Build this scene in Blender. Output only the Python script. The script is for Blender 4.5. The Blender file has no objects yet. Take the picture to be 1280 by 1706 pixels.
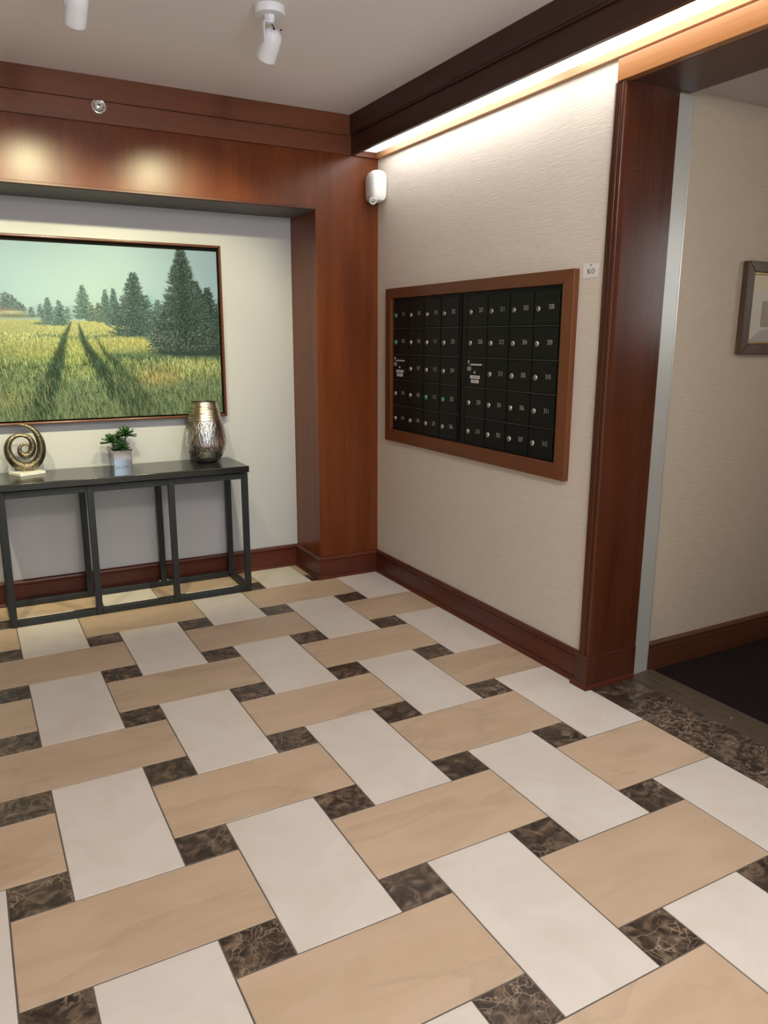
import bpy, bmesh, math, random
import numpy as np
from mathutils import Vector, Matrix

random.seed(7)
rng = np.random.default_rng(11)
scene = bpy.context.scene
COL = scene.collection

# ------------------------------------------------------------------ camera
CAM = Vector((-1.03999, -1.04842, 1.47701))
RIGHT = Vector((0.877606, -0.479372, 0.003243))
DOWN = Vector((-0.103328, -0.195763, -0.975192))
FWD = Vector((0.468115, 0.855500, -0.221335))
FPX = 1277.08
cd = bpy.data.cameras.new('camera')
cam = bpy.data.objects.new('camera', cd)
COL.objects.link(cam)
m = Matrix.Identity(4)
for i in range(3):
    m[i][0] = RIGHT[i]; m[i][1] = -DOWN[i]; m[i][2] = -FWD[i]; m[i][3] = CAM[i]
cam.matrix_world = m
cd.sensor_fit = 'HORIZONTAL'
cd.sensor_width = 36.0
cd.lens = 36.0 * FPX / 1280.0
cd.clip_start = 0.02
scene.camera = cam

def px_on_y(u, v, y):
    d = RIGHT * ((u - 640) / FPX) + DOWN * ((v - 853) / FPX) + FWD
    t = (y - CAM.y) / d.y
    return CAM + d * t

# ------------------------------------------------------------------ room sizes (metres)
XW, YP, XL, YN = 1.2283, 3.1841, 0.8244, 3.5593     # right wall, wood portal face, portal jamb, niche back wall
XLEFT, YREAR, XLP = -1.80, -2.70, -1.40             # left wall, front (entrance) wall, left portal jamb
ZC, ZN, ZB = 2.695, 2.186, 2.490                    # ceiling, niche soffit, underside of the wood bands
DOOR0, DOOR1 = -0.55, 1.218                         # hall opening

# ------------------------------------------------------------------ world, lights, exposure
w = bpy.data.worlds.new('world'); scene.world = w
w.use_nodes = True
w.node_tree.nodes['Background'].inputs[0].default_value = (0.75, 0.86, 1.0, 1)
w.node_tree.nodes['Background'].inputs[1].default_value = 0.6
scene.view_settings.view_transform = 'Standard'
scene.view_settings.look = 'None'
scene.view_settings.gamma = 1.0
scene.view_settings.use_curve_mapping = False
scene.view_settings.exposure = 0.14

def area(name, loc, rot, sx, sy, watts, col):
    l = bpy.data.lights.new(name, 'AREA'); l.shape = 'RECTANGLE'; l.size = sx; l.size_y = sy
    l.energy = watts; l.color = col
    o = bpy.data.objects.new(name, l); COL.objects.link(o); o.location = loc; o.rotation_euler = rot
    return o
# daylight entering through the glazed entrance behind the camera
area('entrance_daylight', (-0.35, YREAR + 0.10, 1.28), (math.radians(90), 0, math.radians(180)), 2.3, 2.1, 30, (0.78, 0.90, 1.0)).rotation_euler = (math.radians(-90), 0, math.radians(180))
# added hall light, standing for the bright source the jamb sheen implies
area('added_hall_light', (3.285, -0.28, 1.86), (0, math.radians(90), 0), 0.72, 0.46, 6.5, (0.95, 0.97, 1.0))
GLOBE_STRENGTH = 80.0
SPOT_W = 84
COVE_STRENGTH = 7.6

# ------------------------------------------------------------------ node materials
def new_mat(name):
    M = bpy.data.materials.new(name); M.use_nodes = True
    nt = M.node_tree
    return M, nt, nt.nodes['Principled BSDF']
def nd(nt, t, **kw):
    n = nt.nodes.new(t)
    for k, v in kw.items():
        if hasattr(n, k): setattr(n, k, v)
    return n
def plain(name, col, rough=0.5, metal=0.0, spec=0.5, noise=0.0, nscale=20, bump=0.0, bscale=60, coat=0.0):
    M, nt, p = new_mat(name)
    p.inputs['Base Color'].default_value = (*col, 1)
    p.inputs['Roughness'].default_value = rough
    p.inputs['Metallic'].default_value = metal
    p.inputs['Specular IOR Level'].default_value = spec
    p.inputs['Coat Weight'].default_value = coat
    tc = nd(nt, 'ShaderNodeTexCoord')
    if noise > 0:
        n = nd(nt, 'ShaderNodeTexNoise'); n.inputs['Scale'].default_value = nscale; n.inputs['Detail'].default_value = 5
        nt.links.new(tc.outputs['Object'], n.inputs['Vector'])
        mx = nd(nt, 'ShaderNodeMix', data_type='RGBA')
        mx.inputs['A'].default_value = (*[c * (1 - noise) for c in col], 1)
        mx.inputs['B'].default_value = (*[min(1, c * (1 + noise)) for c in col], 1)
        nt.links.new(n.outputs['Fac'], mx.inputs['Factor']); nt.links.new(mx.outputs['Result'], p.inputs['Base Color'])
    if bump > 0:
        n = nd(nt, 'ShaderNodeTexNoise'); n.inputs['Scale'].default_value = bscale; n.inputs['Detail'].default_value = 3
        nt.links.new(tc.outputs['Object'], n.inputs['Vector'])
        b = nd(nt, 'ShaderNodeBump'); b.inputs['Strength'].default_value = bump; b.inputs['Distance'].default_value = 0.002
        nt.links.new(n.outputs['Fac'], b.inputs['Height']); nt.links.new(b.outputs['Normal'], p.inputs['Normal'])
    return M
def ramp(nt, stops):
    r = nd(nt, 'ShaderNodeValToRGB'); e = r.color_ramp.elements
    while len(e) < len(stops): e.new(0.5)
    for i, (pos, c) in enumerate(stops):
        e[i].position = pos; e[i].color = (*c, 1)
    return r
def wood(name, axis, dark, light, rough=0.32, scratches=False, wide=1.0, spec=0.42):
    """varnished cherry veneer, grain along axis"""
    M, nt, p = new_mat(name)
    tc = nd(nt, 'ShaderNodeTexCoord')
    def streak(along, across, detail):
        mp = nd(nt, 'ShaderNodeMapping')
        s = [across] * 3; s['xyz'.index(axis)] = along
        mp.inputs['Scale'].default_value = s
        nt.links.new(tc.outputs['Object'], mp.inputs['Vector'])
        n = nd(nt, 'ShaderNodeTexNoise'); n.inputs['Scale'].default_value = 1.0; n.inputs['Detail'].default_value = detail
        n.inputs['Distortion'].default_value = 0.6
        nt.links.new(mp.outputs['Vector'], n.inputs['Vector']); return n
    a = streak(0.6, 9 / wide, 3); b = streak(4.0, 190, 4)
    mx = nd(nt, 'ShaderNodeMix', data_type='FLOAT'); mx.inputs['Factor'].default_value = 0.42
    nt.links.new(a.outputs['Fac'], mx.inputs['A']); nt.links.new(b.outputs['Fac'], mx.inputs['B'])
    mid = tuple((x + y) / 2 for x, y in zip(dark, light))
    r = ramp(nt, [(0.30, dark), (0.5, mid), (0.72, light)])
    nt.links.new(mx.outputs['Result'], r.inputs['Fac'])
    out = r.outputs['Color']
    if scratches:
        mp = nd(nt, 'ShaderNodeMapping'); mp.inputs['Scale'].default_value = (3, 3, 60)
        mp.inputs['Rotation'].default_value = (0.12, 0.2, 0)
        nt.links.new(tc.outputs['Object'], mp.inputs['Vector'])
        n = nd(nt, 'ShaderNodeTexNoise'); n.inputs['Scale'].default_value = 1.2; n.inputs['Detail'].default_value = 6
        nt.links.new(mp.outputs['Vector'], n.inputs['Vector'])
        r2 = ramp(nt, [(0.74, (0, 0, 0)), (0.82, (0.6, 0.6, 0.6))]); nt.links.new(n.outputs['Fac'], r2.inputs['Fac'])
        m2 = nd(nt, 'ShaderNodeMix', data_type='RGBA'); m2.inputs['B'].default_value = (0.30, 0.16, 0.09, 1)
        nt.links.new(r2.outputs['Color'], m2.inputs['Factor']); nt.links.new(out, m2.inputs['A']); out = m2.outputs['Result']
    nt.links.new(out, p.inputs['Base Color'])
    p.inputs['Roughness'].default_value = rough
    p.inputs['Specular IOR Level'].default_value = spec
    bp = nd(nt, 'ShaderNodeBump'); bp.inputs['Strength'].default_value = 0.06; bp.inputs['Distance'].default_value = 0.001
    nt.links.new(b.outputs['Fac'], bp.inputs['Height']); nt.links.new(bp.outputs['Normal'], p.inputs['Normal'])
    return M
WD, WL = (0.100, 0.022, 0.006), (0.205, 0.054, 0.015)
BD, BL = (0.085, 0.024, 0.010), (0.165, 0.050, 0.019)
woodZ = wood('cherry_upright', 'z', WD, WL, 0.29, spec=0.32)
woodX = wood('cherry_along_x', 'x', BD, BL, 0.36)
woodY = wood('cherry_along_y', 'y', BD, BL, 0.36)
baseX = wood('skirting_along_x', 'x', (0.060, 0.012, 0.006), (0.125, 0.026, 0.010), 0.34)
baseY = wood('skirting_along_y', 'y', (0.060, 0.012, 0.006), (0.125, 0.026, 0.010), 0.34)
wornZ = wood('worn_cherry_upright', 'z', (0.042, 0.0115, 0.005), (0.098, 0.027, 0.011), 0.25, scratches=True, spec=0.32)
hallX = wood('hall_skirting', 'x', (0.045, 0.014, 0.006), (0.11, 0.036, 0.014), 0.4)
headY = wood('header_cherry', 'y', (0.24, 0.095, 0.026), (0.38, 0.155, 0.044), 0.33)
def wallpaper(name, col, rough=0.6):
    M, nt, p = new_mat(name)
    tc = nd(nt, 'ShaderNodeTexCoord')
    mp = nd(nt, 'ShaderNodeMapping'); mp.inputs['Scale'].default_value = (16, 16, 300)
    nt.links.new(tc.outputs['Object'], mp.inputs['Vector'])
    n = nd(nt, 'ShaderNodeTexNoise'); n.inputs['Scale'].default_value = 1; n.inputs['Detail'].default_value = 3
    nt.links.new(mp.outputs['Vector'], n.inputs['Vector'])
    r = ramp(nt, [(0.3, tuple(c * 0.93 for c in col)), (0.7, tuple(min(1, c * 1.05) for c in col))])
    nt.links.new(n.outputs['Fac'], r.inputs['Fac']); nt.links.new(r.outputs['Color'], p.inputs['Base Color'])
    b = nd(nt, 'ShaderNodeBump'); b.inputs['Strength'].default_value = 0.5; b.inputs['Distance'].default_value = 0.0022
    nt.links.new(n.outputs['Fac'], b.inputs['Height']); nt.links.new(b.outputs['Normal'], p.inputs['Normal'])
    p.inputs['Roughness'].default_value = rough; p.inputs['Specular IOR Level'].default_value = 0.35
    return M
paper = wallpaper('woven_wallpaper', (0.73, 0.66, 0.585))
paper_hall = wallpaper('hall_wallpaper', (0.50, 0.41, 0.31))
niche_paint = plain('niche_paint', (0.55, 0.56, 0.585), 0.6, spec=0.3, noise=0.02, nscale=3)
ceil_paint = plain('ceiling_paint', (0.89, 0.855, 0.88), 0.8, spec=0.2, bump=0.15, bscale=300)
white_paint = plain('white_paint', (0.72, 0.70, 0.66), 0.6)
def tile_mat(name, kind):
    M, nt, p = new_mat(name)
    tc = nd(nt, 'ShaderNodeTexCoord'); oi = nd(nt, 'ShaderNodeObjectInfo')
    mul = nd(nt, 'ShaderNodeMath', operation='MULTIPLY'); mul.inputs[1].default_value = 37.0
    nt.links.new(oi.outputs['Random'], mul.inputs[0])
    ad = nd(nt, 'ShaderNodeVectorMath', operation='ADD')
    nt.links.new(tc.outputs['Object'], ad.inputs[0]); nt.links.new(mul.outputs[0], ad.inputs[1])
    V = ad.outputs['Vector']
    if kind == 'marble':
        n = nd(nt, 'ShaderNodeTexNoise'); n.inputs['Scale'].default_value = 16; n.inputs['Detail'].default_value = 8; n.inputs['Distortion'].default_value = 1.6
        nt.links.new(V, n.inputs['Vector'])
        r = ramp(nt, [(0.32, (0.022, 0.015, 0.011)), (0.50, (0.062, 0.042, 0.029)), (0.62, (0.15, 0.104, 0.070)), (0.78, (0.25, 0.19, 0.14))])
        nt.links.new(n.outputs['Fac'], r.inputs['Fac'])
        n2 = nd(nt, 'ShaderNodeTexNoise'); n2.inputs['Scale'].default_value = 6; n2.inputs['Detail'].default_value = 4
        nt.links.new(V, n2.inputs['Vector'])
        sc = nd(nt, 'ShaderNodeVectorMath', operation='SCALE'); sc.inputs['Scale'].default_value = 0.45
        nt.links.new(n2.outputs['Color'], sc.inputs[0])
        a2 = nd(nt, 'ShaderNodeVectorMath', operation='ADD'); nt.links.new(V, a2.inputs[0]); nt.links.new(sc.outputs['Vector'], a2.inputs[1])
        vo = nd(nt, 'ShaderNodeTexVoronoi', feature='DISTANCE_TO_EDGE'); vo.inputs['Scale'].default_value = 15
        nt.links.new(a2.outputs['Vector'], vo.inputs['Vector'])
        rv = ramp(nt, [(0.0, (0.9, 0.9, 0.9)), (0.025, (0.3, 0.3, 0.3)), (0.06, (0, 0, 0))]); nt.links.new(vo.outputs['Distance'], rv.inputs['Fac'])
        n3 = nd(nt, 'ShaderNodeTexNoise'); n3.inputs['Scale'].default_value = 5; nt.links.new(V, n3.inputs['Vector'])
        r3 = ramp(nt, [(0.42, (0, 0, 0)), (0.60, (1, 1, 1))]); nt.links.new(n3.outputs['Fac'], r3.inputs['Fac'])
        mm = nd(nt, 'ShaderNodeMath', operation='MULTIPLY'); nt.links.new(rv.outputs['Color'], mm.inputs[0]); nt.links.new(r3.outputs['Color'], mm.inputs[1])
        mx = nd(nt, 'ShaderNodeMix', data_type='RGBA'); mx.inputs['B'].default_value = (0.42, 0.31, 0.22, 1)
        nt.links.new(mm.outputs[0], mx.inputs['Factor']); nt.links.new(r.outputs['Color'], mx.inputs['A'])
        nt.links.new(mx.outputs['Result'], p.inputs['Base Color'])
        p.inputs['Roughness'].default_value = 0.34
    else:
        if kind == 'white':
            base, lo, hi = (0.73, 0.665, 0.60), (0.695, 0.625, 0.555), (0.76, 0.705, 0.645)
        else:
            base, lo, hi = (0.56, 0.415, 0.29), (0.515, 0.375, 0.255), (0.60, 0.45, 0.325)
        mp = nd(nt, 'ShaderNodeMapping'); mp.inputs['Scale'].default_value = (2.2, 6.0, 1) if kind == 'beige' else (3.5, 3.5, 1)
        mp.inputs['Rotation'].default_value = (0, 0, 0.25)
        nt.links.new(V, mp.inputs['Vector'])
        n = nd(nt, 'ShaderNodeTexNoise'); n.inputs['Scale'].default_value = 1.3; n.inputs['Detail'].default_value = 5; n.inputs['Distortion'].default_value = 1.1
        nt.links.new(mp.outputs['Vector'], n.inputs['Vector'])
        r = ramp(nt, [(0.30, lo), (0.5, base), (0.72, hi)]); nt.links.new(n.outputs['Fac'], r.inputs['Fac'])
        out = r.outputs['Color']
        # thin wandering vein where the noise crosses one level
        n2 = nd(nt, 'ShaderNodeTexNoise'); n2.inputs['Scale'].default_value = 0.75; n2.inputs['Detail'].default_value = 4; n2.inputs['Distortion'].default_value = 0.5
        nt.links.new(mp.outputs['Vector'], n2.inputs['Vector'])
        vr = ramp(nt, [(0.575, (0, 0, 0)), (0.607, (1, 1, 1)), (0.618, (0.7, 0.7, 0.7)), (0.70, (0, 0, 0))])
        nt.links.new(n2.outputs['Fac'], vr.inputs['Fac'])
        sc = nd(nt, 'ShaderNodeMath', operation='MULTIPLY'); sc.inputs[1].default_value = 0.26 if kind == 'beige' else 0.06
        nt.links.new(vr.outputs['Color'], sc.inputs[0])
        mx = nd(nt, 'ShaderNodeMix', data_type='RGBA'); mx.inputs['B'].default_value = (0.30, 0.205, 0.13, 1) if kind == 'beige' else (0.50, 0.42, 0.33, 1)
        nt.links.new(sc.outputs[0], mx.inputs['Factor']); nt.links.new(out, mx.inputs['A'])
        # each tile a little lighter or darker than the next
        hv = nd(nt, 'ShaderNodeHueSaturation')
        vm = nd(nt, 'ShaderNodeMapRange'); vm.inputs['To Min'].default_value = 0.95; vm.inputs['To Max'].default_value = 1.05
        nt.links.new(oi.outputs['Random'], vm.inputs['Value']); nt.links.new(vm.outputs['Result'], hv.inputs['Value'])
        nt.links.new(mx.outputs['Result'], hv.inputs['Color']); nt.links.new(hv.outputs['Color'], p.inputs['Base Color'])
        p.inputs['Roughness'].default_value = 0.42
    p.inputs['Specular IOR Level'].default_value = 0.4
    return M
tile_white, tile_beige, tile_dark = tile_mat('cream_stone', 'white'), tile_mat('sand_stone', 'beige'), tile_mat('brown_marble', 'marble')
grout = plain('grout', (0.13, 0.105, 0.085), 0.9, noise=0.1)
black_metal = plain('black_powder_coat', (0.019, 0.022, 0.025), 0.42, spec=0.38, noise=0.12, nscale=8)
table_stone = plain('dark_table_stone', (0.017, 0.017, 0.017), 0.17, spec=0.5, noise=0.3, nscale=30)
box_black = plain('mailbox_black', (0.0055, 0.0055, 0.0050), 0.40, spec=0.22)
chrome = plain('chrome', (0.75, 0.74, 0.72), 0.18, metal=1)
lock_metal = plain('lock_metal', (0.72, 0.70, 0.64), 0.28, metal=1)
lock_green = plain('lock_green', (0.12, 0.42, 0.22), 0.35, metal=0.3)
steel = plain('brushed_steel', (0.52, 0.51, 0.47), 0.38, metal=0.35, noise=0.08, nscale=6)
bronze_strip = plain('bronze_strip', (0.115, 0.085, 0.058), 0.45, metal=0.35, noise=0.2, nscale=10)
carpet = plain('dark_carpet', (0.016, 0.010, 0.009), 0.95, spec=0.1, noise=0.3, nscale=120, bump=0.5, bscale=400)
white_plastic = plain('white_plastic', (0.80, 0.81, 0.80), 0.32)
white_metal = plain('white_enamel', (0.84, 0.86, 0.93), 0.35)
card_white = plain('white_card', (0.82, 0.81, 0.80), 0.5)
ink = plain('black_ink', (0.02, 0.02, 0.022), 0.6)
grey_ink = plain('engraved_white', (0.50, 0.49, 0.46), 0.6)
sticker_grey = plain('grey_sticker', (0.33, 0.33, 0.33), 0.6)
dark_hole = plain('dark_hole', (0.004, 0.004, 0.004), 0.8)
copper_wood = plain('copper_brown_frame', (0.12, 0.038, 0.014), 0.22, spec=0.6, noise=0.2, nscale=12)
liner_black = plain('black_liner', (0.005, 0.0045, 0.004), 0.8, spec=0.08)
white_marble = plain('white_marble', (0.80, 0.79, 0.76), 0.3, noise=0.05, nscale=25)
leaf_mat = plain('succulent_green', (0.022, 0.085, 0.018), 0.4, noise=0.45, nscale=40)
stem_mat = plain('succulent_stem', (0.02, 0.035, 0.012), 0.6)
soil_mat = plain('dark_moss', (0.012, 0.018, 0.008), 0.9, bump=0.6)
mirror_glass = plain('mirror_glass', (0.50, 0.53, 0.55), 0.05, metal=1)
def hammered(name, ca, cb, scale, rough, strength, metal=1.0):
    M, nt, p = new_mat(name)
    tc = nd(nt, 'ShaderNodeTexCoord'); mp = nd(nt, 'ShaderNodeMapping'); mp.inputs['Scale'].default_value = scale
    nt.links.new(tc.outputs['Object'], mp.inputs['Vector'])
    n = nd(nt, 'ShaderNodeTexNoise'); n.inputs['Scale'].default_value = 1; n.inputs['Detail'].default_value = 3
    nt.links.new(mp.outputs['Vector'], n.inputs['Vector'])
    r = ramp(nt, [(0.38, ca), (0.62, cb)]); nt.links.new(n.outputs['Fac'], r.inputs['Fac']); nt.links.new(r.outputs['Color'], p.inputs['Base Color'])
    b = nd(nt, 'ShaderNodeBump'); b.inputs['Strength'].default_value = strength; b.inputs['Distance'].default_value = 0.004
    nt.links.new(n.outputs['Fac'], b.inputs['Height']); nt.links.new(b.outputs['Normal'], p.inputs['Normal'])
    p.inputs['Metallic'].default_value = metal; p.inputs['Roughness'].default_value = rough
    return M
vase_low = hammered('mercury_glass_body', (0.26, 0.235, 0.19), (0.97, 0.97, 0.97), (175, 175, 20), 0.20, 0.8)
vase_high = hammered('mercury_glass_neck', (0.34, 0.25, 0.15), (0.95, 0.90, 0.80), (14, 14, 300), 0.22, 0.7)
antique_gold = hammered('antique_gold', (0.10, 0.084, 0.058), (0.33, 0.28, 0.195), (160, 160, 160), 0.32, 0.8)

# ------------------------------------------------------------------ mesh helpers
def bx(bm, x0, x1, y0, y1, z0, z1):
    v = [bm.verts.new((x, y, z)) for z in (z0, z1) for y in (y0, y1) for x in (x0, x1)]
    for f in ((0, 2, 3, 1), (4, 5, 7, 6), (0, 1, 5, 4), (2, 6, 7, 3), (0, 4, 6, 2), (1, 3, 7, 5)):
        bm.faces.new([v[i] for i in f])
    return bm
def box(*a):
    return bx(bmesh.new(), *a)
def prism(pts, lo, hi, axis='z', bm=None):
    """polygon pts (two coords) pulled along axis"""
    bm = bm or bmesh.new()
    def P(a, b, h):
        return {'z': (a, b, h), 'y': (a, h, b), 'x': (h, a, b)}[axis]
    A = [bm.verts.new(P(a, b, lo)) for a, b in pts]; B = [bm.verts.new(P(a, b, hi)) for a, b in pts]
    n = len(pts)
    bm.faces.new(A[::-1]); bm.faces.new(B)
    for i in range(n): bm.faces.new((A[i], A[(i + 1) % n], B[(i + 1) % n], B[i]))
    return bm
def lathe(prof, c=(0, 0, 0), n=32, axis=Vector((0, 0, 1)), bm=None, cap=True):
    bm = bm or bmesh.new()
    q = Vector((0, 0, 1)).rotation_difference(Vector(axis).normalized()); c = Vector(c)
    rings = []
    for r, z in prof:
        rings.append([bm.verts.new(c + q @ Vector((r * math.cos(2 * math.pi * i / n), r * math.sin(2 * math.pi * i / n), z))) for i in range(n)])
    for a, b in zip(rings, rings[1:]):
        for i in range(n): bm.faces.new((a[i], a[(i + 1) % n], b[(i + 1) % n], b[i]))
    if cap:
        bm.faces.new(rings[0][::-1]); bm.faces.new(rings[-1])
    return bm
def tube(pts, radii, n=8, bm=None):
    bm = bm or bmesh.new(); pts = [Vector(p) for p in pts]
    if not hasattr(radii, '__len__'): radii = [radii] * len(pts)
    rings = []; up = None
    for i, p in enumerate(pts):
        t = (pts[min(i + 1, len(pts) - 1)] - pts[max(i - 1, 0)]).normalized()
        if up is None: up = t.orthogonal().normalized()
        up = (up - t * up.dot(t)).normalized(); s = t.cross(up)
        rings.append([bm.verts.new(p + (up * math.cos(a) + s * math.sin(a)) * radii[i]) for a in [2 * math.pi * k / n for k in range(n)]])
    for a, b in zip(rings, rings[1:]):
        for i in range(n): bm.faces.new((a[i], a[(i + 1) % n], b[(i + 1) % n], b[i]))
    bm.faces.new(rings[0][::-1]); bm.faces.new(rings[-1])
    return bm
def mesh_of(bm, name, mat, smooth=False):
    bmesh.ops.recalc_face_normals(bm, faces=bm.faces[:])
    me = bpy.data.meshes.new(name); bm.to_mesh(me); bm.free()
    for mm in (mat if isinstance(mat, (list, tuple)) else [mat]): me.materials.append(mm)
    if smooth:
        me.polygons.foreach_set('use_smooth', [True] * len(me.polygons))
    return me
def put(o, parent):
    COL.objects.link(o)
    if parent is not None:
        o.parent = parent
        o.matrix_parent_inverse = Matrix.Translation(-parent_world(parent))
    return o
def parent_world(p):
    v = Vector(p.location)
    return v   # parents of parts are top-level things (or pieces whose own offset is stored in world terms)
def obj(name, bm, mat, parent=None, bevel=0.0, smooth=False, seg=2, angle=0.6):
    o = bpy.data.objects.new(name, mesh_of(bm, name, mat, smooth or bevel > 0))
    put(o, parent)
    if bevel > 0:
        b = o.modifiers.new('bevel', 'BEVEL'); b.width = bevel; b.segments = seg; b.limit_method = 'ANGLE'; b.angle_limit = angle
        try: o.data.set_sharp_from_angle(angle=math.radians(40))
        except Exception: pass
    elif smooth:
        try: o.data.set_sharp_from_angle(angle=math.radians(50))
        except Exception: pass
    return o
def tag(o, label, cat, group=None):
    o['label'] = label; o['category'] = cat
    if group: o['group'] = group
    return o
def thing(name, label, cat, loc, group=None):
    o = bpy.data.objects.new(name, None); o.empty_display_size = 0.05; COL.objects.link(o); o.location = loc
    return tag(o, label, cat, group)
def struct(name, bm, mat, parent=None, bevel=0.0):
    o = obj(name, bm, mat, parent, bevel)
    if parent is None: o['kind'] = 'structure'
    return o
def struct_empty(name, loc):
    o = bpy.data.objects.new(name, None); o.empty_display_size = 0.05; COL.objects.link(o); o.location = loc
    o['kind'] = 'structure'; return o
def text_mesh(s, size, extrude=0.0):
    cu = bpy.data.curves.new('lettering', 'FONT'); cu.body = s; cu.size = size; cu.extrude = extrude
    cu.align_x = 'CENTER'; cu.align_y = 'CENTER'
    o = bpy.data.objects.new('lettering', cu); COL.objects.link(o)
    dg = bpy.context.evaluated_depsgraph_get()
    me = bpy.data.meshes.new_from_object(o.evaluated_get(dg))
    bpy.data.objects.remove(o); bpy.data.curves.remove(cu)
    return me
def sweep_segments(path, prof):
    """mitred mouldings along a plan path; profile = (distance out to the left of the path, height)"""
    P = [Vector((a, b)) for a, b in path]; nseg = len(P) - 1
    D = [(P[i + 1] - P[i]).normalized() for i in range(nseg)]
    N = [Vector((-d.y, d.x)) for d in D]
    def off(i, d):
        if i == 0: return P[0] + N[0] * d
        if i == nseg: return P[-1] + N[-1] * d
        b = (N[i - 1] + N[i]).normalized(); return P[i] + b * (d / b.dot(N[i]))
    out = []
    for i in range(nseg):
        bm = bmesh.new()
        A = [bm.verts.new((*off(i, d), z)) for d, z in prof]; B = [bm.verts.new((*off(i + 1, d), z)) for d, z in prof]
        n = len(prof)
        for k in range(n): bm.faces.new((A[k], A[(k + 1) % n], B[(k + 1) % n], B[k]))
        bm.faces.new(A[::-1]); bm.faces.new(B); out.append(bm)
    return out

# ================================================================== STRUCTURE
# ---- floor: grout bed carrying every tile as a piece of its own
floor = struct('floor', box(XLEFT, 1.600, YREAR, 3.70, -0.06, -0.0022), grout)
PX, PY, TW, TL = 0.4572, 0.4524, 0.2999, 0.5916
G = 0.0021
FX0, FX1, FY0, FY1 = XLEFT, 1.2135, YREAR, 3.56
tile_cache = {}
def tile(kind, mat, x0, x1, y0, y1, clip=True):
    full = (x1 - x0, y1 - y0)
    if clip:
        x0, x1, y0, y1 = max(x0, FX0), min(x1, FX1), max(y0, FY0), min(y1, FY1)
        if x1 - x0 < 0.012 or y1 - y0 < 0.012: return
        if x0 > XL and y0 > YP: return                      # under the solid pillar
    w_, h_ = x1 - x0, y1 - y0
    key = (kind, round(w_, 4), round(h_, 4))
    if key not in tile_cache:
        bm = bmesh.new(); e = 0.0012
        a, b = w_ / 2 - G, h_ / 2 - G
        lo = [bm.verts.new((sx * a, sy * b, -0.004)) for sx, sy in ((-1, -1), (1, -1), (1, 1), (-1, 1))]
        md = [bm.verts.new((sx * a, sy * b, -e)) for sx, sy in ((-1, -1), (1, -1), (1, 1), (-1, 1))]
        hi = [bm.verts.new((sx * (a - e), sy * (b - e), 0)) for sx, sy in ((-1, -1), (1, -1), (1, 1), (-1, 1))]
        bm.faces.new(hi)
        for r0, r1 in ((lo, md), (md, hi)):
            for i in range(4): bm.faces.new((r0[i], r0[(i + 1) % 4], r1[(i + 1) % 4], r1[i]))
        me = bpy.data.meshes.new(kind); bmesh.ops.recalc_face_normals(bm, faces=bm.faces[:]); bm.to_mesh(me); bm.free()
        me.materials.append(mat); tile_cache[key] = me
    o = bpy.data.objects.new(kind, tile_cache[key]); COL.objects.link(o)
    o.parent = floor; o.location = ((x0 + x1) / 2, (y0 + y1) / 2, random.uniform(-0.0003, 0.0003))
for i in range(-8, 8):
    for j in range(-12, 14):
        if (i + j) % 2: continue
        X, Y = i * PX, j * PY
        if X > 1.4 or X < XLEFT - 1.3 or Y > 3.7 or Y < YREAR - 0.8: continue
        tile('cream_tile', tile_white, X, X + TW, Y, Y + TL)
        tile('sand_tile', tile_beige, X + TW, X + 2 * PX, Y + TL - PY, Y + PY)
        tile('marble_tile', tile_dark, X + TW, X + PX, Y + PY, Y + TL)
        tile('marble_tile', tile_dark, X + TW, X + PX, Y, Y + TL - PY)
y = 1.2165
while y > DOOR0:
    tile('marble_tile', tile_dark, 1.2135, 1.4555, max(y - 0.3052, DOOR0), y, clip=False); y -= 0.3052
# bronze carpet bar and hall carpet
sill = struct('trim_threshold', prism([(1.457, -0.002), (1.460, 0.002), (1.500, 0.005), (1.528, 0.004), (1.532, 0.007), (1.590, 0.009), (1.600, 0.004), (1.600, -0.002)], DOOR0, 1.226, 'y'), bronze_strip)
for yy in (0.74, 0.1): obj('screw', lathe([(0.004, 0), (0.004, 0.0008), (0.002, 0.0014)], (1.520, yy, 0.0045), 10), steel, sill)
struct('floor_hall', box(1.600, 3.30, -1.2, 1.232, -0.06, 0.003), carpet)

# ---- ceilings and plain walls
struct('ceiling', box(XLEFT, 1.36, YREAR, 3.70, ZC, ZC + 0.1), ceil_paint)
wall_r = struct('wall_right', bx(bx(box(XW, 1.36, 1.275, 3.70, 0, ZC), XW, 1.36, DOOR0, 1.275, 2.412, ZC), XW, 1.36, YREAR, DOOR0, 0, ZC), paper)
struct('wall_left', box(XLEFT - 0.12, XLEFT, YREAR, 3.70, 0, ZC), plain('left_wall_paint', (0.40, 0.35, 0.29), 0.6))
struct('wall_niche', box(XLP - 0.05, XL + 0.05, YN, 3.70, 0, ZN + 0.05), niche_paint)
WX0, WX1, WZ0, WZ1 = -1.55, 0.85, 0.16, 2.36
struct('wall_front', bx(bx(bx(box(XLEFT, WX0, YREAR - 0.12, YREAR, 0, ZC), WX1, XW, YREAR - 0.12, YREAR, 0, ZC), WX0, WX1, YREAR - 0.12, YREAR, 0, WZ0), WX0, WX1, YREAR - 0.12, YREAR, WZ1, ZC), paper)
win = struct_empty('window_1', (-0.35, YREAR - 0.06, WZ0))
bm = bmesh.new()
for x in (WX0, -0.38, WX1 - 0.06): bx(bm, x, x + 0.06, YREAR - 0.09, YREAR - 0.03, WZ0, WZ1)
for z in (WZ0, WZ1 - 0.06): bx(bm, WX0, WX1, YREAR - 0.09, YREAR - 0.03, z, z + 0.06)
obj('window_frame', bm, black_metal, win)
gl, nt, p = new_mat('window_glass'); p.inputs['Transmission Weight'].default_value = 1; p.inputs['Roughness'].default_value = 0.0
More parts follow.
